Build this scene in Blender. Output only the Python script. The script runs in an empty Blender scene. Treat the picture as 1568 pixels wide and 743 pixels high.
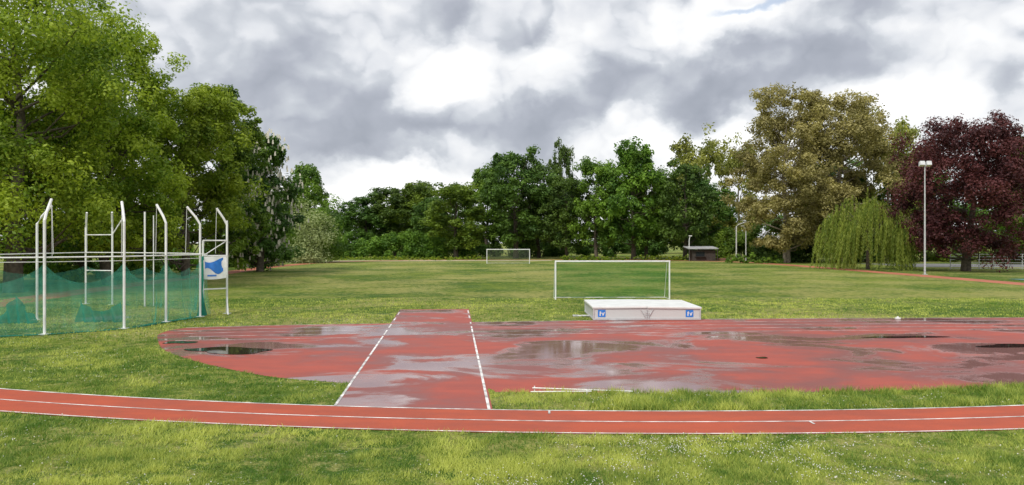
import bpy, math, numpy as np
from mathutils import Vector
R=math.radians
sc=bpy.context.scene
sc.view_settings.view_transform='Standard'
sc.view_settings.look='None'
sc.view_settings.exposure=0
rng=np.random.default_rng(7)

# ---------------------------------------------------------------- helpers
def link(o):
    sc.collection.objects.link(o); return o
def empty(name,loc=(0,0,0)):
    e=bpy.data.objects.new(name,None); e.location=loc; e.empty_display_size=.3
    return link(e)
def child(o,p):
    o.parent=p; return o

class NT:
    def __init__(s,tree): s.t=tree; s.t.nodes.clear()
    def n(s,typ,**kw):
        nd=s.t.nodes.new(typ)
        for k,v in kw.items(): setattr(nd,k,v)
        return nd
    def l(s,a,b): s.t.links.new(a,b)
    def put(s,sock,v):
        if isinstance(v,bpy.types.NodeSocket): s.l(v,sock)
        else: sock.default_value=v
    def m(s,op,a,b=0.0,c=None,clamp=False):
        nd=s.n('ShaderNodeMath',operation=op); nd.use_clamp=clamp
        s.put(nd.inputs[0],a); s.put(nd.inputs[1],b)
        if c is not None: s.put(nd.inputs[2],c)
        return nd.outputs[0]
    def mix(s,f,a,b,bt='MIX'):
        nd=s.n('ShaderNodeMix',data_type='RGBA',blend_type=bt)
        s.put(nd.inputs[0],f)
        for k,v in ((6,a),(7,b)):
            if isinstance(v,(tuple,list)) and len(v)==3: v=(*v,1)
            s.put(nd.inputs[k],v)
        return nd.outputs[2]
    def noise(s,vec,scale,detail=4,rough=.55,dist=0.0,color=False):
        nd=s.n('ShaderNodeTexNoise'); s.l(vec,nd.inputs['Vector'])
        nd.inputs['Scale'].default_value=scale; nd.inputs['Detail'].default_value=detail
        nd.inputs['Roughness'].default_value=rough; nd.inputs['Distortion'].default_value=dist
        return nd.outputs['Color'] if color else nd.outputs['Fac']
    def ss(s,v,a,b):
        nd=s.n('ShaderNodeMapRange',interpolation_type='SMOOTHSTEP')
        s.put(nd.inputs[0],v); nd.inputs[1].default_value=a; nd.inputs[2].default_value=b
        return nd.outputs[0]
    def mapping(s,vec,scale=(1,1,1),rot=(0,0,0)):
        nd=s.n('ShaderNodeMapping'); s.l(vec,nd.inputs[0]); nd.inputs['Scale'].default_value=scale; nd.inputs['Rotation'].default_value=rot
        return nd.outputs[0]

def newmat(name):
    m=bpy.data.materials.new(name); m.use_nodes=True
    return m,NT(m.node_tree)
def principled(t,col,rough=.6,spec=.5,metal=0,bump=None,bstr=.3,bdist=.02):
    p=t.n('ShaderNodeBsdfPrincipled'); o=t.n('ShaderNodeOutputMaterial')
    if isinstance(col,tuple): col=(*col,1)[:4]
    t.put(p.inputs['Base Color'],col); t.put(p.inputs['Roughness'],rough)
    t.put(p.inputs['Specular IOR Level'],spec); p.inputs['Metallic'].default_value=metal
    if bump is not None:
        b=t.n('ShaderNodeBump'); t.put(b.inputs['Strength'],bstr); b.inputs['Distance'].default_value=bdist
        t.l(bump,b.inputs['Height']); t.l(b.outputs[0],p.inputs['Normal'])
    t.l(p.outputs[0],o.inputs[0]); return p
def simple(name,col,rough=.5,var=.15,scale=6,metal=0):
    m,t=newmat(name)
    co=t.n('ShaderNodeTexCoord').outputs['Object']
    nz=t.noise(co,scale,6,.6)
    c=t.mix(t.ss(nz,.3,.7),tuple(x*(1-var) for x in col),tuple(min(1,x*(1+var*.5)) for x in col))
    principled(t,c,rough,metal=metal)
    return m

def leafmat(name,ca,cb,trans=.35,huevar=.0):
    m,t=newmat(name)
    at=t.n('ShaderNodeAttribute',attribute_name='tint').outputs['Fac']
    oi=t.n('ShaderNodeObjectInfo').outputs['Random']
    c=t.mix(at,ca,cb)
    hs=t.n('ShaderNodeHueSaturation')
    t.l(c,hs.inputs['Color'])
    t.put(hs.inputs['Hue'],t.m('ADD',t.m('MULTIPLY',oi,huevar),.5-huevar/2))
    t.put(hs.inputs['Value'],t.m('ADD',t.m('MULTIPLY',oi,.35),.85))
    c=hs.outputs[0]
    d=t.n('ShaderNodeBsdfPrincipled'); t.l(c,d.inputs['Base Color']); d.inputs['Roughness'].default_value=.55
    d.inputs['Specular IOR Level'].default_value=.3
    tr=t.n('ShaderNodeBsdfTranslucent'); t.l(t.mix(.5,c,(.9,1,.3,1),'MULTIPLY'),tr.inputs[0])
    mx=t.n('ShaderNodeMixShader'); mx.inputs[0].default_value=trans
    t.l(d.outputs[0],mx.inputs[1]); t.l(tr.outputs[0],mx.inputs[2])
    o=t.n('ShaderNodeOutputMaterial'); t.l(mx.outputs[0],o.inputs[0])
    return m

def mesh_np(name,V,F,mats,mi=None,tint=None,smooth=False):
    me=bpy.data.meshes.new(name)
    V=np.asarray(V,np.float32); F=np.asarray(F,np.int32); k=F.shape[1]
    me.vertices.add(len(V)); me.vertices.foreach_set('co',V.ravel())
    me.loops.add(F.size); me.loops.foreach_set('vertex_index',F.ravel())
    me.polygons.add(len(F))
    me.polygons.foreach_set('loop_start',np.arange(0,F.size,k,dtype=np.int32))
    if mi is not None: me.polygons.foreach_set('material_index',np.asarray(mi,np.int32))
    for m in mats: me.materials.append(m)
    if tint is not None:
        a=me.attributes.new('tint','FLOAT','POINT'); a.data.foreach_set('value',np.asarray(tint,np.float32))
    me.update(calc_edges=True)
    if smooth: me.polygons.foreach_set('use_smooth',np.ones(len(F),bool))
    return me
def obj(name,me,loc=(0,0,0),rot=0,scale=(1,1,1)):
    o=bpy.data.objects.new(name,me); o.location=loc; o.rotation_euler=(0,0,rot); o.scale=scale
    return link(o)

class MB:  # polygon mesh builder
    def __init__(s): s.v=[];s.f=[];s.mi=[]
    def tube(s,pts,rad,seg=8,mi=0):
        pts=[Vector(p) for p in pts]
        rads=rad if isinstance(rad,(list,tuple)) else [rad]*len(pts)
        b=len(s.v)
        for i,p in enumerate(pts):
            d=(pts[min(i+1,len(pts)-1)]-pts[max(i-1,0)]).normalized()
            up=Vector((0,0,1)) if abs(d.z)<.9 else Vector((1,0,0))
            a=d.cross(up).normalized(); c=d.cross(a).normalized()
            for j in range(seg):
                t=2*math.pi*j/seg
                s.v.append(tuple(p+(a*math.cos(t)+c*math.sin(t))*rads[i]))
        for i in range(len(pts)-1):
            for j in range(seg):
                s.f.append((b+i*seg+j,b+i*seg+(j+1)%seg,b+(i+1)*seg+(j+1)%seg,b+(i+1)*seg+j)); s.mi.append(mi)
        s.f.append(tuple(b+j for j in range(seg))); s.mi.append(mi)
        s.f.append(tuple(b+(len(pts)-1)*seg+j for j in range(seg))); s.mi.append(mi)
    def box(s,lo,hi,mi=0):
        b=len(s.v); x0,y0,z0=lo; x1,y1,z1=hi
        s.v+=[(x0,y0,z0),(x1,y0,z0),(x1,y1,z0),(x0,y1,z0),(x0,y0,z1),(x1,y0,z1),(x1,y1,z1),(x0,y1,z1)]
        for q in ((0,3,2,1),(4,5,6,7),(0,1,5,4),(1,2,6,5),(2,3,7,6),(3,0,4,7)):
            s.f.append(tuple(b+i for i in q)); s.mi.append(mi)
    def poly(s,pts,mi=0):
        b=len(s.v); s.v+=[tuple(p) for p in pts]; s.f.append(tuple(range(b,b+len(pts)))); s.mi.append(mi)
    def make(s,name,mats,parent=None,bevel=0,loc=(0,0,0),rot=0):
        me=bpy.data.meshes.new(name); me.from_pydata(s.v,[],s.f)
        for m in mats: me.materials.append(m)
        me.polygons.foreach_set('material_index',s.mi); me.update()
        o=obj(name,me,loc,rot)
        if bevel:
            b=o.modifiers.new('bevel','BEVEL'); b.width=bevel; b.segments=2
        if parent: o.parent=parent
        return o

def flat(name,pts,z,mat,parent=None):
    b=MB(); b.poly([(x,y,z) for x,y in pts]); return b.make(name,[mat],parent)
def strip_pts(pts,w):
    P=np.array(pts,float); T=np.gradient(P,axis=0); T/=np.linalg.norm(T,axis=1)[:,None]
    N=np.stack([-T[:,1],T[:,0]],1)
    return P+N*w/2,P-N*w/2
def strip(b,pts,w,z,mi=0):
    A,C=strip_pts(pts,w)
    for i in range(len(A)-1):
        b.poly([(*C[i],z),(*C[i+1],z),(*A[i+1],z),(*A[i],z)],mi)
def smoothline(pts,n=12):
    P=np.array(pts,float); out=[]
    Q=np.vstack([2*P[0]-P[1],P,2*P[-1]-P[-2]])
    for i in range(1,len(Q)-2):
        for k in range(n):
            t=k/n
            out.append(.5*((2*Q[i])+(-Q[i-1]+Q[i+1])*t+(2*Q[i-1]-5*Q[i]+4*Q[i+1]-Q[i+2])*t*t+(-Q[i-1]+3*Q[i]-3*Q[i+1]+Q[i+2])*t**3))
    out.append(P[-1]); return np.array(out)

# ---------------------------------------------------------------- world
w=bpy.data.worlds.new('World'); sc.world=w; w.use_nodes=True
w.cycles.sampling_method='MANUAL'; w.cycles.sample_map_resolution=256
t=NT(w.node_tree)
tc=t.n('ShaderNodeTexCoord').outputs['Generated']
sx=t.n('ShaderNodeSeparateXYZ'); t.l(tc,sx.inputs[0]); X,Y,Z=sx.outputs
P=t.mapping(tc,(1,1,1.35))
az=t.m('ARCTAN2',X,Y); el=t.m('ARCSINE',Z)
wc=t.n('ShaderNodeSeparateColor'); t.l(t.noise(P,5.0,7,.55,color=True),wc.inputs[0])
wx=t.m('SUBTRACT',wc.outputs[0],.5); wy=t.m('SUBTRACT',wc.outputs[1],.5)
az2=t.m('ADD',az,t.m('MULTIPLY',wx,.26)); el2=t.m('ADD',el,t.m('MULTIPLY',wy,.19))
def blob(px,py,sx_,sy_,amp):
    a0=math.atan((px-784)/1130); e0=math.atan((371-py)/1130*math.cos(a0))
    u=t.m('DIVIDE',t.m('SUBTRACT',az2,a0),sx_/1130*math.cos(a0)**2)
    v=t.m('DIVIDE',t.m('SUBTRACT',el2,e0),sy_/1130)
    r=t.m('ADD',t.m('MULTIPLY',u,u),t.m('MULTIPLY',v,v))
    return t.m('MULTIPLY',t.m('EXPONENT',t.m('MULTIPLY',r,-1.0)),amp)
S=None
for bl in [(460,160,180,65,-.34),(620,220,90,24,-.30),(840,195,90,34,-.46),(730,40,220,45,-.30),(1140,115,240,34,-.50),(1330,15,130,24,-.30),
           (1520,125,60,40,-.25),(250,30,100,50,.05),(675,118,80,46,.34),(1020,190,150,28,.40),(1060,38,120,24,.34),(1480,50,130,50,.28),(1330,195,200,30,.4),(600,280,280,20,.34)]:
    q=blob(*bl); S=q if S is None else t.m('ADD',S,q)
n1=t.noise(P,3.6,6,.55)
wv=t.n('ShaderNodeVectorMath',operation='MULTIPLY_ADD'); wvc=t.n('ShaderNodeCombineXYZ'); t.l(wx,wvc.inputs[0]); t.l(wy,wvc.inputs[2]); t.l(wvc.outputs[0],wv.inputs[0]); wv.inputs[1].default_value=(.13,.13,.13); t.l(P,wv.inputs[2])
off=t.n('ShaderNodeVectorMath',operation='ADD'); t.l(wv.outputs[0],off.inputs[0]); off.inputs[1].default_value=(-.010,0,.026)
def bill(vec):
    a=t.m('ABSOLUTE',t.m('SUBTRACT',t.noise(vec,7,0,.5),.5)); b=t.m('ABSOLUTE',t.m('SUBTRACT',t.noise(vec,16,2,.45),.5))
    return t.m('ADD',t.m('MULTIPLY',a,1.4),t.m('MULTIPLY',b,.6))
v1=bill(wv.outputs[0]); v2=bill(off.outputs[0])
val=t.m('ADD',t.m('ADD',S,.61),t.m('MULTIPLY',t.m('SUBTRACT',n1,.5),.7))
val=t.m('ADD',val,t.m('MULTIPLY',t.m('SUBTRACT',v1,.22),.55))
val=t.m('ADD',val,t.m('MULTIPLY',t.m('SUBTRACT',v1,v2),.75))
rp=t.n('ShaderNodeValToRGB'); t.l(val,rp.inputs[0])
els=rp.color_ramp.elements
els[0].position=.02; els[0].color=(.37,.395,.455,1)
els[1].position=.95; els[1].color=(1.18,1.18,1.18,1)
for p,c in ((.26,(.47,.495,.56)),(.44,(.63,.66,.71)),(.53,(.80,.82,.86)),(.68,(.97,.975,.985))):
    e=els.new(p); e.color=(*c,1)
sky=t.n('ShaderNodeTexSky',sky_type='NISHITA'); sky.sun_disc=False; sky.sun_elevation=R(50); sky.sun_rotation=R(210)
b1=t.n('ShaderNodeBackground'); t.l(sky.outputs[0],b1.inputs[0]); b1.inputs[1].default_value=.15
b2=t.n('ShaderNodeBackground'); t.l(rp.outputs[0],b2.inputs[0]); b2.inputs[1].default_value=1.0
mx=t.n('ShaderNodeMixShader')
gap=t.m('ADD',blob(1190,8,60,10,.8),blob(1540,215,40,14,.8),clamp=True)
t.put(mx.inputs[0],t.m('SUBTRACT',.96,t.m('MULTIPLY',t.ss(gap,.2,.8),.55)))
t.l(b1.outputs[0],mx.inputs[1]); t.l(b2.outputs[0],mx.inputs[2])
wo=t.n('ShaderNodeOutputWorld'); t.l(mx.outputs[0],wo.inputs[0])
sun=bpy.data.lights.new('sun','SUN'); sun.energy=2.6; sun.angle=R(13); sun.color=(1,.965,.90)
so=bpy.data.objects.new('sun',sun); so.rotation_euler=(R(40),0,R(-30)); link(so)
cam=bpy.data.cameras.new('camera'); cam.lens=25.94; cam.sensor_width=36; cam.clip_end=6000
co=bpy.data.objects.new('camera',cam); co.location=(0,0,3.65); co.rotation_euler=(R(90),0,0); link(co); sc.camera=co

# ---------------------------------------------------------------- materials
def grass_mat():
    m,t=newmat('grass_ground')
    c=t.n('ShaderNodeTexCoord').outputs['Object']
    a=t.noise(c,.045,4,.6); b=t.noise(c,.35,5,.7); d=t.noise(c,2.2,5,.75); e=t.noise(c,22,3,.7)
    v=t.m('ADD',t.m('MULTIPLY',a,.30),t.m('ADD',t.m('MULTIPLY',b,.35),t.m('MULTIPLY',d,.35)))
    c1=t.mix(t.ss(v,.43,.57),(.075,.150,.020),(.235,.290,.045))
    straw=t.ss(t.m('ADD',t.m('MULTIPLY',t.noise(c,.09,5,.7,.5),.55),t.m('MULTIPLY',d,.45)),.46,.57)
    c2=t.mix(t.m('MULTIPLY',straw,.78),c1,(.44,.40,.14))
    c3=t.mix(t.ss(e,.35,.65),c2,t.mix(1.0,c2,(.5,.55,.45),'MULTIPLY'))
    fl=t.m('MULTIPLY',t.ss(t.noise(c,14,2,.8),.60,.68),t.ss(t.noise(c,.22,4,.7),.45,.58))
    c4=t.mix(t.m('MULTIPLY',fl,.7),c3,(.65,.65,.48))
    principled(t,c4,.9,.1,bump=t.m('ADD',e,t.m('MULTIPLY',d,2)),bstr=.9,bdist=.06)
    return m
def rubber(name,wet):
    m,t=newmat(name)
    c=t.n('ShaderNodeTexCoord').outputs['Object']
    fine=t.noise(c,60,3,.7); st=t.noise(t.mapping(c,(.5,1.4,1)),1.2,6,.65)
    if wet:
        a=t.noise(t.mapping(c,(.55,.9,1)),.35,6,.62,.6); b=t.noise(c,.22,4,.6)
        wet_sheen=t.ss(a,.49,.575); damp=t.ss(t.m('ADD',t.m('MULTIPLY',a,.5),t.m('MULTIPLY',b,.5)),.42,.54)
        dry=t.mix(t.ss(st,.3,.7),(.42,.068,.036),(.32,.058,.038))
        col=t.mix(damp,dry,(.22,.046,.034)); col=t.mix(t.m('MULTIPLY',wet_sheen,.5),col,(.36,.27,.255))  # wet patches tinted pale grey: sky reflection painted into the base colour
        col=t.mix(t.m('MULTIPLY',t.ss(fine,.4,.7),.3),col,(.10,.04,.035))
        rough=t.m('SUBTRACT',t.m('SUBTRACT',.64,t.m('MULTIPLY',damp,.20)),t.m('MULTIPLY',wet_sheen,.38))
        principled(t,col,rough,t.m('ADD',.5,t.m('MULTIPLY',wet_sheen,.5)),bump=fine,bstr=t.m('SUBTRACT',.10,t.m('MULTIPLY',wet_sheen,.09)),bdist=.003)
    else:
        col=t.mix(t.ss(st,.3,.7),(.47,.090,.040),(.36,.076,.042))
        st2=t.noise(t.mapping(c,(.25,.25,1)),1.0,6,.7)
        col=t.mix(t.m('MULTIPLY',t.ss(st2,.45,.65),.4),col,(.27,.075,.050))
        col=t.mix(t.m('MULTIPLY',t.ss(fine,.4,.75),.4),col,(.20,.06,.045))
        principled(t,col,.75,.25,bump=fine,bstr=.3,bdist=.005)
    return m
M_grass=grass_mat(); M_wet=rubber('wet_rubber',True); M_dry=rubber('dry_rubber',False)
M_line=simple('line_paint',(.74,.72,.70),.6,.6,2.2)
M_white=simple('white_paint',(.80,.80,.78),.35,.12,2)
M_metal=simple('grey_metal',(.50,.51,.52),.4,.2,4)
M_pud,t=newmat('puddle_water'); principled(t,(.03,.022,.02),.03,.5)
M_sand=simple('sand',(.46,.41,.26),.9,.3,.5)
M_oldtrack=simple('old_rubber',(.44,.14,.075),.8,.3,.3)
M_bark=simple('bark',(.11,.09,.065),.9,.5,3)
M_bark2=simple('pale_bark',(.26,.22,.16),.9,.5,3)

# ---------------------------------------------------------------- ground
b=MB(); b.poly([(-2500,-60,0),(2500,-60,0),(2500,3000,0),(-2500,3000,0)]); b.make('ground',[M_grass])
CX,CY=3.5,71.05
def arc(r,a0=-46,a1=44,n=140):
    return [(CX+r*math.sin(R(a)),CY-r*math.cos(R(a))) for a in np.linspace(a0,a1,n)]
tr=MB(); o_=arc(57.05); i_=arc(55.1)
for k in range(len(o_)-1): tr.poly([(*o_[k],.012),(*o_[k+1],.012),(*i_[k+1],.012),(*i_[k],.012)])
tr.make('running_track',[M_dry])
ln=MB()
for r,wd in ((57.0,.05),(56.08,.05),(55.13,.06)): strip(ln,arc(r),wd,.016)
for (r0,r1,a) in ((56.08,56.34,2.6),(55.13,55.45,-2.8),(55.13,55.4,8.4)):
    p=lambda r:(CX+r*math.sin(R(a)),CY-r*math.cos(R(a)))
    strip(ln,[p(r0),p(r1)],.045,.020)
ln.make('running_track_lines',[M_line])
far_edge=[(-13.9,31.6),(-10,32.6),(-5.4,33.26),(-1.77,33.8),(5,34.7),(11.4,35.3),(24.9,35.9),(34,36.1)]
near_edge=[(-14.25,30.8),(-14.0,29.2),(-13.2,27.5),(-11.85,25.1),(-10.1,23.04),(-8.44,21.5),(-6.45,20.0),(-4.3,19.15)]
inner=[(CX+53.2*math.sin(R(a)),CY-53.2*math.cos(R(a))) for a in np.linspace(-4.2,37,60)]
DA=[*map(tuple,smoothline(near_edge,6)),(-0.55,18.4),*inner,*map(tuple,smoothline(far_edge,8)[::-1])]
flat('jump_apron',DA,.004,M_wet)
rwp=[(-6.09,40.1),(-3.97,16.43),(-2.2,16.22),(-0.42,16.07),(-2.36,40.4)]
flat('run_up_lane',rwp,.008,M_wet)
ln=MB()
fe=smoothline(far_edge,8)
for k,o in enumerate((.12,1.35,2.55,3.75,4.95)):
    pts=[(x,y-o*(1 if x>-9 else 1-.08*(-9-x)/5)) for x,y in fe if x<33]
    if k>=3: pts=[p for p in pts if p[0]>-12.8]
    A=[p for p in pts if p[0]<-5.9]; C=[p for p in pts if p[0]>-1.9]
    strip(ln,A,.05,.014); strip(ln,C,.05,.014)
def lerp(a,b,t): return (a[0]+(b[0]-a[0])*t,a[1]+(b[1]-a[1])*t)
a0,a1=(-3.95,16.5),(-6.0,40.0)
for s0,s1 in ((0,.30),(.31,.52),(.535,.60),(.64,.70),(.76,.82),(.88,.93)): strip(ln,[lerp(a0,a1,s0),lerp(a0,a1,s1)],.065,.014)
a0,a1=(-.50,16.1),(-2.42,40.3)
for s0,s1 in ((0,.28),(.285,.55),(.57,.66),(.70,.73),(.80,.86),(.9,.97)): strip(ln,[lerp(a0,a1,s0),lerp(a0,a1,s1)],.065,.014)
ln.make('lane_lines',[M_line])
def puddle(cx,cy,rx,ry,seed):
    r=np.random.default_rng(seed); ph=r.uniform(0,6.28,6); pts=[]
    for a in np.linspace(0,2*math.pi,60,endpoint=False):
        q=1+sum(.22/(k+1)*math.sin((k+2)*a+ph[k]) for k in range(5))
        pts.append((cx+rx*q*math.cos(a),cy+ry*q*math.sin(a)))
    flat('puddle',pts,.018,M_pud)
puddle(-9.5,24.9,1.35,.75,1); puddle(-12.1,26.9,.5,.4,2); puddle(15.1,28.4,1.5,.26,3); puddle(17.8,26.0,1.4,.4,4); puddle(7.9,23.3,.22,.12,5)
ov=smoothline([(-30,40),(-31.5,50),(-32.6,62),(-34,84),(-36,112),(-33,138),(-18,153),(5,158),(25,154),(39,144),(44,128),(45,110),(45,80),(44.8,60),(44,42),(41,30)],10)
b=MB(); strip(b,ov,2.8,.006); b.make('far_running_track',[M_oldtrack])
b=MB(); strip(b,smoothline([(-46,140),(-30,146),(-10,149),(8,150)],8),7,.003); b.make('sand_strip',[M_sand])
flat('long_jump_cover',[(49,70.6),(60,71),(60,74),(49,73)],.05,simple('turquoise_sheet',(.10,.24,.22),.6))
flat('service_road',[(60,110),(140,100),(140,122),(60,128)],.005,simple('asphalt',(.20,.20,.20),.8))

# ---------------------------------------------------------------- grass blades
def inpoly(x,y,poly):
    c=np.zeros(len(x),bool); P=np.array(poly); j=len(P)-1
    for i in range(len(P)):
        xi,yi=P[i]; xj,yj=P[j]
        c^=((yi>y)!=(yj>y))&(x<(xj-xi)*(y-yi)/(yj-yi+1e-12)+xi); j=i
    return c
def blocked(x,y,m=0.0):
    r=np.hypot(x-CX,y-CY)
    return ((r>55.08+m)&(r<57.07-m))|inpoly(x,y,DA)|inpoly(x,y,rwp)
def vnoise(x,y,cell,seed):
    r=np.random.default_rng(seed); N=512; G=r.random((N,N))
    u=x/cell+200.0; v=y/cell+37.0; i=np.floor(u).astype(int); j=np.floor(v).astype(int); fu=u-i; fv=v-j
    fu=fu*fu*(3-2*fu); fv=fv*fv*(3-2*fv); g=lambda a,b:G[a%N,b%N]
    return (g(i,j)*(1-fu)+g(i+1,j)*fu)*(1-fv)+(g(i,j+1)*(1-fu)+g(i+1,j+1)*fu)*fv
def patch(x,y,f=1.0,seed=1):
    c=1.6/f
    return (vnoise(x,y,c,seed)+.6*vnoise(x,y,c*.5,seed+1)+.35*vnoise(x,y,c*.23,seed+2)-.975)*2.2
Vs=[];Fs=[];Ts=[];nv=0
def add_blades(y0,y1,dens,h,wd):
    global nv
    X1=.76*y1+2; n=int((y1-y0)*2*X1*dens)
    x=rng.uniform(-X1,X1,n); y=rng.uniform(y0,y1,n)
    k=(np.abs(x)<.76*y+2)&~blocked(x,y); x=x[k];y=y[k]; n=len(x)
    pv=patch(x,y,.8)*.4+patch(x,y,5,11)*.75; keep=rng.random(n)<np.clip(.68+.55*pv,.10,1); x=x[keep];y=y[keep];pv=pv[keep];n=len(x)
    r=np.hypot(x-CX,y-CY); edge=((r>53.2)&(r<55.1)&(x>-.4))
    hh=h*rng.uniform(.5,1.3,n)*(1+.75*np.clip(pv,-1,1.2))*np.where(edge,1.9,1)
    a=rng.uniform(0,math.pi,n); ww=wd*rng.uniform(.6,1.3,n)
    dx=np.cos(a)*ww;dy=np.sin(a)*ww; lx=rng.normal(0,.6,n)*hh; ly=(rng.normal(0,.6,n)+.25)*hh
    z=np.zeros(n)
    V=np.stack([np.stack([x-dx,y-dy,z],1),np.stack([x+dx,y+dy,z],1),np.stack([x+lx,y+ly,hh],1)],1).reshape(-1,3)
    Vs.append(V); Fs.append(np.arange(3*n).reshape(-1,3)+nv); nv+=3*n
    Ts.append(np.repeat(np.clip(.46+.40*patch(x,y,1.7,31)+.30*patch(x,y,.45,41)+.22*pv+rng.normal(0,.22,n),0,1),3))
add_blades(9.3,13,2100,.055,.006)
add_blades(13,19,1100,.055,.008)
add_blades(19,28,360,.058,.013)
add_blades(28,48,80,.06,.022)
nt=150
for i in range(nt):
    a=rng.uniform(-2,16); rr=rng.choice([53.35,54.9])+rng.normal(0,.15); cx=CX+rr*math.sin(R(a)); cy=CY-rr*math.cos(R(a))
    if cx<-.1 or rr>55.05 or rr<53.1: continue
    n=40; x=cx+rng.normal(0,.1,n); y=cy+rng.normal(0,.06,n); hh=rng.uniform(.08,.2,n); aa=rng.uniform(0,3.14,n)
    dx=np.cos(aa)*.008;dy=np.sin(aa)*.008
    V=np.stack([np.stack([x-dx,y-dy,0*x],1),np.stack([x+dx,y+dy,0*x],1),np.stack([x+rng.normal(0,.05,n),y+rng.normal(0,.05,n),hh],1)],1).reshape(-1,3)
    Vs.append(V);Fs.append(np.arange(3*n).reshape(-1,3)+nv);nv+=3*n;Ts.append(np.repeat(rng.uniform(0,.7,n),3))
M_blade=leafmat('grass_blade',(.09,.19,.020),(.54,.58,.13),.4)
V=np.vstack(Vs);F=np.vstack(Fs);T=np.concatenate(Ts)
obj('grass',mesh_np('grass',V,F,[M_blade],None,T))
# daisies
n=90000; y=9.5+25*rng.random(n)**1.5; x=rng.uniform(-1,1,n)*(.76*y+2)
k=(patch(x,y,.5,51)*.6+patch(x,y,2.5,61)*.5+rng.normal(0,.45,n)>.80)&~blocked(x,y); x=x[k];y=y[k];n=len(x)
s=rng.uniform(.005,.010,n)*(1+y/40); z=rng.uniform(.03,.075,n); tl=rng.normal(0,.5,n)*s
V=np.stack([np.stack([x-s,y,z-tl],1),np.stack([x,y-s,z-.004],1),np.stack([x+s,y,z+tl],1),np.stack([x,y+s,z+.004],1)],1).reshape(-1,3)
obj('daisies',mesh_np('daisies',V,np.arange(4*n).reshape(-1,4),[simple('petal',(.62,.60,.55),.7)]))

# ---------------------------------------------------------------- foliage
def leaf_quads(c,rad,n,size,r,flat_=.8,droop=0):
    d=r.normal(size=(n,3)); d/=np.linalg.norm(d,axis=1)[:,None]
    q=r.random(n)**.45
    p=c+d*q[:,None]*np.array([rad,rad,rad*flat_])
    nn=d*.9+np.array([0,0,.6])+r.normal(size=(n,3))*.5; nn/=np.linalg.norm(nn,axis=1)[:,None]
    tt=np.cross(nn,r.normal(size=(n,3))); tt/=np.linalg.norm(tt,axis=1)[:,None]+1e-9
    bb=np.cross(nn,tt); s=(size*r.uniform(.55,1.3,n))[:,None]
    return np.stack([p-tt*s,p-bb*s*.55,p+tt*s,p+bb*s*.55],1).reshape(-1,3)
def tube_np(pts,rads,seg=6):
    mb=MB(); mb.tube(pts,list(rads),seg); F=[f for f in mb.f if len(f)==4]
    return np.array(mb.v),np.array(F)
def make_tree(name,seed,h,wd,zb,nleaf,leaf,lm,bark,nclump=70,trunk=.35,prof=.6,lean=0,clr=(.09,.16),extra=None,sparse_top=0):
    r=np.random.default_rng(seed); Vs=[];Fs=[];Ts=[];Ms=[];nv=0
    def add(V,F,T,mi):
        nonlocal nv
        Vs.append(V);Fs.append(F+nv);Ts.append(T);Ms.append(np.full(len(F),mi));nv+=len(V)
    lob=r.uniform(0,6.28,4); cs=[]
    for i in range(nclump):
        tz=r.uniform(.03,1)**.9; ang=r.uniform(0,6.28)
        pr=(max(0,math.sin(math.pi*min(1,max(.0,tz*.86+.10)))))**prof
        lo=1+.16*math.sin(2*ang+lob[0])+.12*math.sin(3*ang+lob[1]+5*tz)+.08*math.sin(9*tz+lob[2])
        rr=wd/2*pr*lo*r.uniform(.25,1)**.5*.86
        cs.append((rr*math.cos(ang),rr*math.sin(ang),zb+(h-zb)*tz*.95))
    cs=np.array(cs)
    top=np.array([0,0,h*.78])
    tp=[(0,0,-.1),(0.02*wd*r.normal(),.02*wd*r.normal(),h*.2),(.03*wd*r.normal(),.03*wd*r.normal(),h*.45),tuple(top+[lean,0,0])]
    V,F=tube_np(tp,[trunk*1.25,trunk*.85,trunk*.6,trunk*.12],8); add(V,F,np.zeros(len(V)),1)
    for i in range(0,nclump,2 if nclump<120 else 3):
        c=cs[i]; z0=max(zb*.7,min(c[2]*.75,c[2]-.25*math.hypot(c[0],c[1])-.05*h)); z0=min(z0,h*.7)
        s=np.array([0,0,z0]); m=(s+c)/2+np.array([0,0,-.03*h])+r.normal(size=3)*.02*h
        rb=trunk*.32*(1-.6*z0/h)
        V,F=tube_np([tuple(s),tuple(m),tuple(c)],[rb,rb*.6,rb*.15],5); add(V,F,np.zeros(len(V)),1)
    for c in cs:
        rad=wd*r.uniform(*clr); tb=r.uniform(.1,.85)
        n=int(nleaf/nclump*r.uniform(.5,1.5)*(1-sparse_top*(c[2]-zb)/(h-zb)))
        sub=4
        for k in range(sub):
            cc=c+r.normal(size=3)*rad*.55*np.array([1,1,.7]); n_=max(6,n//sub)
            V=leaf_quads(cc,rad*r.uniform(.45,.8),n_,leaf,r)
            T=np.repeat(np.clip(tb+r.normal(0,.16,n_),0,1),4)
            add(V,np.arange(len(V)).reshape(-1,4),T,0)
    if extra:
        n=extra; k=r.integers(0,nclump,n); d=r.normal(size=(n,3)); d/=np.linalg.norm(d,axis=1)[:,None]
        p=cs[k]+d*wd*.17
        s=.20
        V=np.stack([p+[-s*.6,0,-s],p+[s*.6,0,-s],p+[s*.3,0,s*1.6],p+[-s*.3,0,s*1.6]],1).reshape(-1,3)
        add(V,np.arange(len(V)).reshape(-1,4),np.ones(len(V)),2)
    mats=[lm,bark]+([simple('blossom',(.70,.66,.55),.7)] if extra else [])
    return mesh_np(name,np.vstack(Vs),np.vstack(Fs),mats,np.concatenate(Ms),np.concatenate(Ts))

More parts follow.
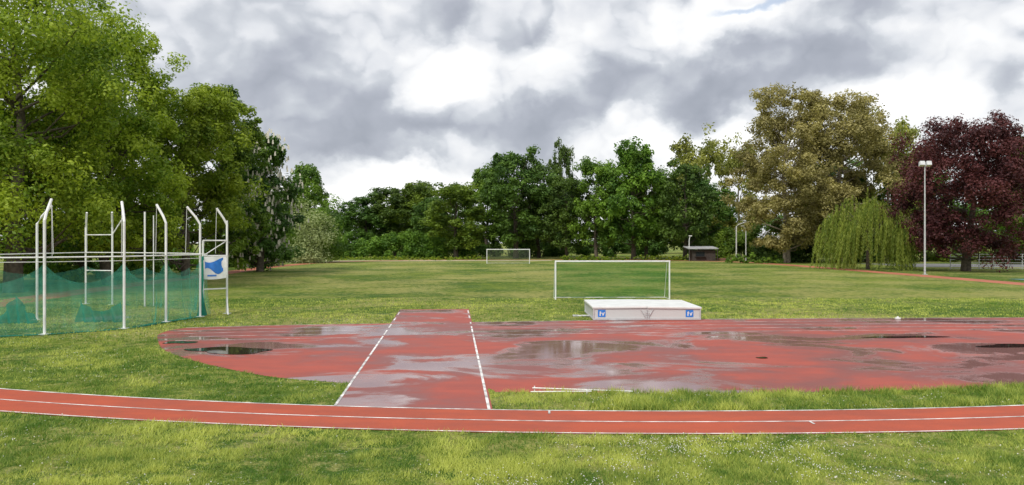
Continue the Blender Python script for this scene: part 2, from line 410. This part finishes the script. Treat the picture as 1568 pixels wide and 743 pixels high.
L_spring=leafmat('leaf_spring',(.11,.20,.016),(.40,.49,.045),.42)
L_mid=leafmat('leaf_mid',(.060,.14,.018),(.23,.38,.040),.40,.05)
L_dark=leafmat('leaf_dark',(.040,.090,.018),(.14,.23,.034),.36,.03)
L_plane=leafmat('leaf_plane',(.19,.17,.060),(.50,.44,.17),.38)
L_yel=leafmat('leaf_yellowish',(.18,.21,.04),(.45,.46,.10),.38)
L_cop=leafmat('leaf_copper',(.046,.013,.016),(.16,.048,.048),.28)
L_wil=leafmat('leaf_willow',(.14,.21,.030),(.40,.46,.08),.42)
L_silv=leafmat('leaf_silver',(.22,.27,.10),(.40,.45,.22),.38)

# left group
obj('maple_tree',make_tree('maple',1,26,18,3.0,95000,.15,L_spring,M_bark,130,.55,.45),(-36.5,54,0))
obj('maple_tree',make_tree('maple2',2,23,13,2.5,60000,.16,L_spring,M_bark,95,.4,.5),(-35,64,0))
obj('maple_tree',make_tree('maple3',3,21.3,13.5,2.0,55000,.18,L_spring,M_bark,95,.4,.5),(-33.2,75,0))
obj('linden_tree',make_tree('linden',4,21.5,10,2.0,35000,.2,L_mid,M_bark,80,.4,.5),(-33.2,84,0))
obj('horse_chestnut_tree',make_tree('chestnut',5,17.2,10,1.2,30000,.22,L_dark,M_bark,80,.4,.42,extra=1000),(-31.8,93,0))
m=bpy.data.meshes['maple2']
obj('maple_tree',m,(-47,60,0),2,(1.1,1.1,1.05)); obj('maple_tree',m,(-46,78,0),4,(1.2,1.2,1)); obj('maple_tree',m,(-27.5-22,44,0),1)
g=[make_tree('broadleaf_a',11,20,14,2.8,22000,.30,L_mid,M_bark,70,.42,.5),
   make_tree('broadleaf_b',12,20,14,3.8,20000,.30,L_mid,M_bark,55,.42,.55),
   make_tree('broadleaf_c',13,20,14,2.4,22000,.30,L_dark,M_bark,75,.42,.45),
   make_tree('broadleaf_d',14,20,14,2.5,18000,.30,L_yel,M_bark2,65,.38,.5,sparse_top=.4)]
def put(nm,k,x,y,h,wd,rot=0): obj(nm,g[k],(x,y,0),rot,(wd/14,wd/14,h/20))
for a in [('linden_tree',0,-52.8,190,24,13,1),('oak_tree',2,-39.6,200,16.5,15,2),('oak_tree',2,-32,202,19,19,3),('oak_tree',0,-25,200,20.3,17,.5),
          ('linden_tree',1,-12.3,163,16.4,16.5,1.2),('oak_tree',2,-18,180,15,14,2.2),('oak_tree',2,.9,168,24.6,18,2.5),('oak_tree',0,-6.5,188,23,14,.3),('oak_tree',2,6.5,176,22,14,4.5),
          ('linden_tree',2,12.8,190,29,9,.7),('oak_tree',2,12.3,165,18,13,5),('linden_tree',1,18.3,160,21.3,12,2.1),('linden_tree',0,26,158,25.2,15.5,3.3),
          ('oak_tree',0,30,165,21,13,1.3),('oak_tree',2,36.2,155,20.3,13.5,.2),('poplar_tree',3,47.6,188,31.5,17,1),('poplar_tree',3,55,178,28,14,2.8),
          ('linden_tree',2,43,168,18,14,4),('linden_tree',0,76,140,21.5,13,5.1),('linden_tree',1,86,122,21,15,.9),('linden_tree',0,94,132,19,16,2),
          ('oak_tree',2,66,150,20,18,3),('linden_tree',3,70,138,27,13,3.9),('linden_tree',1,-47,160,13,12,.3),('linden_tree',3,-60,175,18,14,.3)]:
    put(*a)
# right
obj('plane_tree',make_tree('plane1',21,32.5,21,3,60000,.24,L_plane,M_bark2,120,.6,.45,clr=(.07,.12)),(49.5,133,0))
obj('plane_tree',make_tree('plane2',22,31,23,3,60000,.24,L_plane,M_bark2,120,.6,.5,clr=(.07,.12)),(60,134,0))
obj('copper_beech_tree',make_tree('beech',23,19.3,18.5,2.0,75000,.17,L_cop,M_bark,130,.5,.42,clr=(.08,.13)),(57.8,94,0))
def willow(name,seed,h,wd):
    r=np.random.default_rng(seed); Vs=[];Ts=[];
    lp=r.uniform(0,6.28,3)
    for s in range(560):
        a=r.uniform(0,6.28); q=r.random()**.5; lobe=1+.16*math.sin(3*a+lp[0])+.10*math.sin(7*a+lp[1]); x=wd/2*q*lobe*math.cos(a); y=wd/2*q*lobe*math.sin(a)
        zt=h*(1-.50*q**2.2)*(1+.12*math.sin(4*a+1+3*q)+.05*r.normal()); zl=max(.15,zt-r.uniform(.3,1.0)*h*(.30+.6*q))
        n=int((zt-zl)/.05); zz=np.linspace(zt,zl,n); tb=r.uniform(.0,1)
        sw=r.normal(0,.3,2); f=np.linspace(0,1,n)
        p=np.stack([x+sw[0]*f+r.normal(0,.07,n)+x*.10*f,y+sw[1]*f+r.normal(0,.07,n),zz],1)
        d=np.stack([r.normal(0,.06,n),r.normal(0,.06,n),-np.full(n,.16)],1); sd=np.cross(d,r.normal(size=(n,3))); sd/=np.linalg.norm(sd,axis=1)[:,None]; sd*=.035
        Vs.append(np.stack([p-d,p+sd,p+d,p-sd],1).reshape(-1,3)); Ts.append(np.repeat(np.clip(tb+r.normal(0,.15,n),0,1),4))
    V=np.vstack(Vs); F=np.arange(len(V)).reshape(-1,4); mi=[np.zeros(len(F))]; T=np.concatenate(Ts)
    for k in range(9):
        a=k*.7; e=(wd*.3*math.cos(a),wd*.3*math.sin(a),h*.85)
        tv,tf=tube_np([(0,0,0),(0,0,h*.35),(e[0]*.5,e[1]*.5,h*.7),e],[.35,.25,.12,.03],6)
        F=np.vstack([F,tf+len(V)]); V=np.vstack([V,tv]); T=np.concatenate([T,np.zeros(len(tv))]); mi.append(np.ones(len(tf)))
    return mesh_np(name,V,F,[L_wil,M_bark],np.concatenate(mi),T)
obj('weeping_willow_tree',willow('willow',31,8.9,11),(48.3,100,0))
def mass(name,seed,x0,x1,y0,y1,h,n,leaf,lm,nc,hv=.3):
    r=np.random.default_rng(seed); Vs=[];Ts=[]
    for i in range(nc):
        x=r.uniform(x0,x1); y=r.uniform(y0,y1); H=h*(1+hv*r.normal()*.6+hv*.5*math.sin(x*.35+seed)); rad=h*r.uniform(.18,.32)
        z=max(rad*.4,H*r.random()**.6-rad*.6); m=n//nc; tb=r.uniform(.15,.8)
        Vs.append(leaf_quads(np.array([x,y,z]),rad,m,leaf,r,.85)); Ts.append(np.repeat(np.clip(tb+r.normal(0,.15,m),0,1),4))
    V=np.vstack(Vs); V[:,2]=np.maximum(V[:,2],.01); 
    return obj(name,mesh_np(name,V,np.arange(len(V)).reshape(-1,4),[lm],None,np.concatenate(Ts)))
mass('hedge',41,-46,-8,168,172,5.5,30000,.26,L_mid,170,.15)
mass('hedge',42,-58,-46,168,172,6,9000,.3,L_dark,50)
mass('shrub',43,-45,-32,132,140,9.5,16000,.22,L_mid,70,.3)
mass('silver_willow_shrub',44,-37.5,-33,128,133,9.5,9000,.2,L_silv,34,.25)
mass('shrub',45,-44,-37,108,116,6,12000,.2,L_mid,50)
mass('undergrowth',46,-60,-38,60,110,4.5,30000,.25,L_mid,140,.4)
mass('undergrowth',47,-70,-52,40,70,6,16000,.25,L_mid,70,.4)
mass('shrub',48,42,56,151,158,5,14000,.26,L_mid,60,.4)
mass('undergrowth',49,46,68,136,142,5,20000,.26,L_dark,90,.4)
mass('shrub',50,38,48,128,131,1.3,4000,.18,L_mid,50,.4)
mass('undergrowth',51,-10,40,186,194,6,24000,.35,L_dark,100,.3)
mass('undergrowth',52,66,125,138,150,6,24000,.35,L_mid,110,.4)
mass('distant_trees',53,-190,200,235,262,15,110000,.6,L_dark,360,.3)
mass('long_grass',54,-44,-5,150,164,.7,16000,.15,L_spring,300,.3)
mass('long_grass',55,10,44,150,154,.9,12000,.15,L_spring,200,.3)

# ---------------------------------------------------------------- net material
def netmat(name,col,alpha,scale=0):
    m,t=newmat(name)
    c=t.n('ShaderNodeTexCoord').outputs['Object']
    d=t.n('ShaderNodeBsdfDiffuse'); t.put(d.inputs[0],t.mix(t.ss(t.noise(c,1.5,4),.35,.65),col,tuple(x*.6 for x in col)))
    tl=t.n('ShaderNodeBsdfTranslucent'); tl.inputs[0].default_value=(*col,1)
    a=t.n('ShaderNodeMixShader'); a.inputs[0].default_value=.4; t.l(d.outputs[0],a.inputs[1]); t.l(tl.outputs[0],a.inputs[2])
    tr=t.n('ShaderNodeBsdfTransparent')
    mx=t.n('ShaderNodeMixShader')
    f=t.m('ADD',alpha-.15,t.m('MULTIPLY',t.noise(c,9,4,.7),.3))
    t.put(mx.inputs[0],f); t.l(tr.outputs[0],mx.inputs[1]); t.l(a.outputs[0],mx.inputs[2])
    o=t.n('ShaderNodeOutputMaterial'); t.l(mx.outputs[0],o.inputs[0]); return m
N_green=netmat('cage_netting',(.12,.52,.38),.38)
N_back=netmat('cage_netting_back',(.12,.48,.36),.20)
N_dark=netmat('cage_netting_folded',(.04,.32,.24),.75)
N_goal=netmat('goal_netting',(.07,.34,.07),.38)
N_goalw=netmat('goal_netting_pale',(.35,.4,.3),.2)

# ---------------------------------------------------------------- hammer throw cage
cage=empty('hammer_throw_cage',(-19.5,35.5,0))
def cc(p): return (p[0]+19.5,p[1]-35.5,p[2])
front=[(-26.5,26.0),(-22.4,27.4),(-18.5,29.2),(-16.4,31.2),(-15.85,33.8),(-15.3,36.2)]
back=[(-22.4,34.8),(-25.3,43.8),(-23.4,43.2)]
C=(-19.6,35.6)
b=MB()
def cage_pole(x,y,lean=.5,h=5.4,r=.055):
    d=Vector((C[0]-x,C[1]-y)).normalized()*lean
    b.tube([cc(p) for p in [(x,y,0),(x,y,h*.84),(x+d.x*.3,y+d.y*.3,h*.9),(x+d.x,y+d.y,h)]],r)
    b.box(cc((x-.16,y-.16,.002)),cc((x+.16,y+.16,.035)))
    b.tube([cc((x+d.x,y+d.y,h)),cc((x+d.x*1.1,y+d.y*1.1,3.1))],.012,4)
for p in front+back: cage_pole(*p,lean=.62)
cage_pole(-14.6,37.8); 
b.tube([cc(p) for p in [(-20.9,42,0),(-20.9,42,5.4)]],.05); b.tube([cc(p) for p in [(-20.5,42.2,0),(-20.5,42.2,5.2)]],.03)
def bars(pts,z,r=.034):
    for a_,c_ in zip(pts[:-1],pts[1:]): b.tube([cc((*a_,z)),cc((*c_,z))],r,6)
bars(front,3.06); bars(front,3.0-.12,.014)
backline=[(-29,30.5),(-22.4+-3,36.5),(-25.3,43.8),(-23.4,43.2),(-20.9,42),(-17.5,40),(-15.3,37)]
bars(backline,3.06,.03)
bars([(-25.3,43.8),(-23.4,43.2)],4.1); bars([(-25.3,43.8),(-23.4,43.2)],2.0)
b.tube([cc((-23.4,43.2,4.1)),cc((-22.6,43.0,5.2))],.035)
g0=(-15.45,36.9);g1=(-14.6,37.8)
b.tube([cc((*g0,0)),cc((*g0,3.75))],.045)
g2=(-14.9,38.6); b.tube([cc((*g2,0)),cc((*g2,4.8))],.04)
for z in (3.75,2.98,1.3): bars([g0,g1],z,.04)
for z in (3.75,1.3,.5): bars([g1,g2],z,.035)
b.tube([cc((*g0,2.98)),cc((*g1,3.75))],.025)
b.tube([cc((g1[0],g1[1],.9)),cc((g1[0]+.25,g1[1]-.5,0))],.035)
o=b.make('poles',[M_white]); child(o,cage)
def netcurtain(pts,ztop,sag,zb=.02,wav=.10,name='net',mat=None,fold=1.0,nsub=36,nz=12):
    V=[];F=[]; cols=0
    for a_,c_ in zip(pts[:-1],pts[1:]):
        d=Vector((c_[0]-a_[0],c_[1]-a_[1])); nrm=Vector((-d.y,d.x)).normalized()
        for i in range(nsub+(1 if c_==pts[-1] else 0)):
            u=i/nsub; zt=ztop-sag*(4*u*(1-u))**.8*(1+.15*math.sin(a_[0]*3))
            for j in range(nz+1):
                v=j/nz; off=wav*(math.sin(u*40*fold+2*v)*.5+.5*math.sin(u*17+4*v+cols))*(1-.5*v)
                off+=.25*(1-v)**3*math.sin(u*9)
                V.append(cc((a_[0]+d.x*u+nrm.x*off,a_[1]+d.y*u+nrm.y*off,zb+(zt-zb)*v)))
            cols+=1
    for i in range(cols-1):
        for j in range(nz): F.append((i*(nz+1)+j,(i+1)*(nz+1)+j,(i+1)*(nz+1)+j+1,i*(nz+1)+j+1))
    me=mesh_np(name,np.array(V),np.array(F),[mat or N_green],smooth=True); o=obj(name,me); o.parent=cage
netcurtain(front,2.85,.75,name='front_net')
netcurtain([(-29,30.5),(-25.4,36.5),(-25.3,43.8),(-20.9,42),(-17.5,40),(-15.3,37)],2.3,.4,name='back_net',mat=N_back)
netcurtain([(-15.3,36.2),(-15.35,36.55),(-15.42,36.85)],3.0,.05,name='gate_net',mat=N_dark,nsub=8)
def heap(x,y,wd,h,seed):
    V=[];F=[];n=22;m=10
    for i in range(n+1):
        u=i/n*2-1
        top=h*(abs(u)**1.6*.55+.45) if seed%2 else h*(.25+.75*math.exp(-(u*2.2)**2)+.06*math.sin(u*11))
        for j in range(m+1):
            v=j/m; V.append(cc((x+u*wd/2,y+.25*math.sin(u*14+v*3)*(1-v*.4)+v*.1,.02+top*v)))
    for i in range(n):
        for j in range(m): F.append((i*(m+1)+j,(i+1)*(m+1)+j,(i+1)*(m+1)+j+1,i*(m+1)+j+1))
    o=obj('folded_net',mesh_np('folded_net',np.array(V),np.array(F),[N_dark],smooth=True)); o.parent=cage
heap(-18.9,33.8,2.0,1.0,1); heap(-22.4,33.2,1.9,1.2,2); heap(-25,31,1.4,.8,6)
b=MB(); strip(b,smoothline([p for p in front],6),.5,.03); o=b.make('net_skirt',[N_dark]); o.location=(19.5,-35.5,0); child(o,cage)
ring=[(C[0]+1.1*math.cos(a),C[1]+1.1*math.sin(a)) for a in np.linspace(0,6.28,40,endpoint=False)]
o=flat('throwing_circle',[(x+19.5,y-35.5) for x,y in ring],.006,simple('concrete',(.3,.29,.27),.8)); child(o,cage)
M_blue=simple('banner_blue',(.03,.20,.65),.5)
b=MB(); n=40; W=1.12; ux,uy=.93,.37
def bp(u,v,o=0):
    bulge=.07*math.sin(u*6+v*3)
    return cc((g0[0]-.02+ux*u*W+uy*(bulge+o),g0[1]-.08+uy*u*W-ux*(bulge+o),1.83+v*1.1+.04*u-.05*math.sin(u*3.1)*(1-v)))
for i in range(n):
    u0,u1=i/n,(i+1)/n
    for j in range(8):
        v0,v1=j/8,(j+1)/8
        b.poly([bp(u0,v0),bp(u1,v0),bp(u1,v1),bp(u0,v1)],0)
    if .12<=u0<.86:
        def lo(u): return .36+.14*math.sin(u*7)
        def hi_(u): return .84-.1*math.sin(u*5)
        b.poly([bp(u0,lo(u0),.012),bp(u1,lo(u1),.012),bp(u1,hi_(u1),.012),bp(u0,hi_(u0),.012)],1)
    if .2<u0<.6: b.poly([bp(u0,.13,.012),bp(u1,.13,.012),bp(u1,.20,.012),bp(u0,.20,.012)],1)
child(b.make('banner',[M_white,M_blue]),cage)

# ---------------------------------------------------------------- goals
def goal(loc,rot,W,H,D,net,r=.06):
    e=empty('football_goal',loc); e.rotation_euler=(0,0,rot)
    b=MB()
    b.tube([(-W/2,0,0),(-W/2,0,H)],r); b.tube([(W/2,0,0),(W/2,0,H)],r); b.tube([(-W/2-r,0,H),(W/2+r,0,H)],r)
    for s in (-1,1):
        b.tube([(s*W/2,0,H-.03),(s*W/2,.7,H-.06)],.02,6); b.tube([(s*W/2,.7,H-.06),(s*W/2,D,0.03)],.02,6); b.tube([(s*W/2,0,.03),(s*W/2,D,.03)],.025,6)
    b.tube([(-W/2,.7,H-.06),(W/2,.7,H-.06)],.02,6); b.tube([(-W/2,D,.03),(W/2,D,.03)],.025,6)
    child(b.make('frame',[M_white]),e)
    b=MB()
    n=24
    for i in range(n):
        x0=-W/2+W*i/n;x1=-W/2+W*(i+1)/n; s0=.10*math.sin(i*.9);s1=.10*math.sin((i+1)*.9)
        b.poly([(x0,0,H-.02),(x1,0,H-.02),(x1,.7,H-.1+s1*.5),(x0,.7,H-.1+s0*.5)])
        b.poly([(x0,.7,H-.1+s0*.5),(x1,.7,H-.1+s1*.5),(x1,D+s1,.02),(x0,D+s0,.02)])
    for s in (-1,1): b.poly([(s*W/2,0,0),(s*W/2,0,H),(s*W/2,.7,H-.1),(s*W/2,D,0)])
    child(b.make('net',[net]),e)
goal((6.45,47.3,0),0.02,7.32,2.44,1.4,N_goal,.05)
goal((-.65,128,0),.0,7.4,2.44,1.8,N_goalw,.07)

# ---------------------------------------------------------------- high jump mat
mat=empty('high_jump_mat',(6.33,34.6,0))
M_cover=simple('mat_cover',(.74,.75,.73),.4,.12,1.5)
M_side,t=newmat('mat_mesh_side')
c=t.n('ShaderNodeTexCoord').outputs['Object']
ck=t.n('ShaderNodeTexChecker'); t.l(t.mapping(c,(1,1,1),(0,R(45),0)),ck.inputs[0]); ck.inputs['Scale'].default_value=28
principled(t,t.mix(t.m('MULTIPLY',ck.outputs[1],.5),(.60,.61,.60),(.38,.39,.39)),.5)
b=MB(); b.box((-2.5,0.03,.08),(2.5,4.0,.56)); child(b.make('mesh_body',[M_side]),mat)
b=MB()
for s in (-1,1):
    x0,x1=(.012,2.56) if s>0 else (-2.56,-.012)
    za,zb=(.655,.625) if s>0 else (.64,.665)
    v=[(x0,-.03,za-.09),(x1,-.03,zb-.09),(x1,4.05,zb-.09),(x0,4.05,za-.09),(x0,-.03,za),(x1,-.03,zb),(x1,4.05,zb+.02),(x0,4.05,za+.02)]
    k=len(b.v); b.v+=v
    for q in ((0,3,2,1),(4,5,6,7),(0,1,5,4),(1,2,6,5),(2,3,7,6),(3,0,4,7)): b.f.append(tuple(k+i for i in q)); b.mi.append(0)
child(b.make('cover',[M_cover],bevel=.015),mat)
b=MB()
for x in (-2.5,2.5): 
    b.box((x-.03,-.015,.05),(x+.03,.028,.53)); b.box((x-.03,3.97,.05),(x+.03,4.02,.53))
b.box((-2.52,-.02,.02),(2.52,.026,.09)); b.box((-2.55,.03,.03),(-2.505,4,.09)); b.box((2.505,.03,.03),(2.55,4,.09))
b.tube([(-.04,-.01,.08),(-.3,-.01,.54)],.016,6); b.tube([(.04,-.01,.08),(.3,-.01,.54)],.016,6)
b.tube([(0,-.02,.06),(0,-.02,.54)],.02,6)
b.tube([(-.1,-.03,.2),(-.1,-.06,.36),(.1,-.06,.36),(.1,-.03,.2)],.012,6)
for x in (-2.2,-1.1,1.1,2.2): b.tube([(x,.25,.0),(x,.25,.08)],.06,10)
child(b.make('metal_frame',[simple('aluminium',(.55,.56,.57),.35,.1,3,.3)]),mat)
b=MB()
for x in (-2.12,2.0):
    b.poly([(x-.18,.020,.15),(x+.18,.020,.15),(x+.18,.020,.49),(x-.18,.020,.49)],0)
    b.poly([(x-.10,.012,.21),(x-.05,.012,.21),(x-.05,.012,.32),(x+.0,.012,.32),(x+.0,.012,.36),(x-.05,.012,.36),(x-.03,.012,.42),(x-.10,.012,.40)],1)
    b.poly([(x+.02,.012,.34),(x+.04,.012,.22),(x+.08,.012,.22),(x+.14,.012,.38),(x+.10,.012,.38),(x+.07,.012,.29),(x+.05,.012,.36)],1)
child(b.make('logo_panels',[M_blue,M_white]),mat)

b=MB()
b.tube([(.5,18.02,.1),(2.9,17.75,.07)],.016,6); b.tube([(.45,17.75,.06),(1.9,17.62,.10)],.014,6); b.tube([(.55,18.05,0),(.55,18.05,.14)],.016,6); b.tube([(1.8,17.7,0),(1.8,17.7,.12)],.016,6)
b.make('crossbar_poles',[M_white])
b=MB(); b.box((18.2,34.95,.012),(18.42,35.1,.09)); b.tube([(18.31,35.02,.09),(18.31,35.02,.14)],.05,8); b.make('lane_marker',[M_white],bevel=.01)
b=MB(); b.tube([(3.1,36.4,.02),(3.6,36.2,.06),(3.9,36.25,.05)],.05,6); b.box((3.0,36.3,.012),(3.3,36.6,.07)); b.make('crossbar_stand_base',[M_metal])

# ---------------------------------------------------------------- lamp posts
def lamp(loc,h,name='floodlight_pole',heads=2):
    e=empty(name,loc); b=MB()
    b.tube([(0,0,0),(0,0,h*.5),(0,0,h)],[.11,.085,.055],10); b.tube([(-.45,0,h-.15),(.45,0,h-.15)],.035,6)
    b.box((-.2,-.2,.0),(.2,.2,.06))
    child(b.make('pole',[M_metal]),e)
    b=MB()
    for s in ((-.38),(.38))[:heads]:
        b.v+=[(s-.27,-.3,h-.12),(s+.27,-.3,h-.12),(s+.27,.12,h-.3),(s-.27,.12,h-.3),(s-.27,-.2,h+.32),(s+.27,-.2,h+.32),(s+.2,.2,h+.22),(s-.2,.2,h+.22)]
        k=len(b.v)-8
        for q in ((0,3,2,1),(4,5,6,7),(0,1,5,4),(1,2,6,5),(2,3,7,6),(3,0,4,7)): b.f.append(tuple(k+i for i in q)); b.mi.append(0)
    child(b.make('lamp_heads',[simple('lamp_housing',(.7,.7,.72),.3)]),e)
lamp((47,84,0),12.6)
def bentpole(x,y,h,d,r=1.0):
    b=MB(); b.tube([(x,y,0),(x,y,h-.4),(x+d*.4,y,h),(x+d*2.2,y,h+.6)],[.13*r,.12*r,.10*r,.08*r],8); b.box((x+d*2.2-.3,y-.15,h+.5),(x+d*2.2+.3,y+.15,h+.66)); b.make('street_lamp',[M_white])
bentpole(44.4,146,7.2,1); bentpole(46.6,147,6.4,-.3); bentpole(-39.5,110,7,.3,.7); bentpole(35.3,147,4.4,.1,.7)

# ---------------------------------------------------------------- clubhouse kiosk
k=empty('wooden_kiosk',(37.7,146,0))
M_wood=simple('dark_wood',(.055,.045,.038),.8,.4,2); M_roof=simple('roof_felt',(.42,.42,.43),.7,.2,1)
b=MB(); b.box((-2.0,0,0),(2.6,3.2,2.15)); 
for i in range(16): b.box((-2.0+i*.287,-.03,0.02),(-2.0+i*.287+.25,-.002,2.1))
child(b.make('walls',[M_wood]),k)
b=MB(); v=[(-3.0,-.7,2.35),(3.0,-.7,2.35),(3.0,3.6,2.75),(-3.0,3.6,2.75),(-3.0,-.7,2.5),(3.0,-.7,2.5),(3.0,3.6,2.9),(-3.0,3.6,2.9)]
b.v+=v
for q in ((0,3,2,1),(4,5,6,7),(0,1,5,4),(1,2,6,5),(2,3,7,6),(3,0,4,7)): b.f.append(q); b.mi.append(0)
child(b.make('roof',[M_roof]),k)
b=MB(); b.box((-1.3,-.06,.9),(.4,-.035,1.8),0); b.box((1.2,-.06,.05),(2.1,-.035,1.95),1); b.box((-1.5,-.5,.82),(.6,-.06,.88),1)
for x in (-2.8,2.8): b.box((x-.06,-.6,0),(x+.06,-.48,2.36),1)
child(b.make('window_and_door',[simple('glass_dark',(.02,.025,.03),.1),M_wood]),k)
b=MB(); b.box((41,148,0),(45,148.4,.5)); b.box((41.2,147,.42),(43.2,147.6,.5)); b.make('low_wall',[simple('brick',(.25,.12,.08),.8)],bevel=.02)

f=MB()
for i in range(34):
    x=60+i*1.9; f.tube([(x,101-.1*i,0),(x,101-.1*i,2.1)],.06,6)
for z in (.1,.5,.9,1.3,1.7,2.05): f.tube([(60,101,z),(60+33*1.9,97.7,z)],.028,5)
f.make('wire_fence',[simple('galvanised',(.66,.67,.68),.5)])
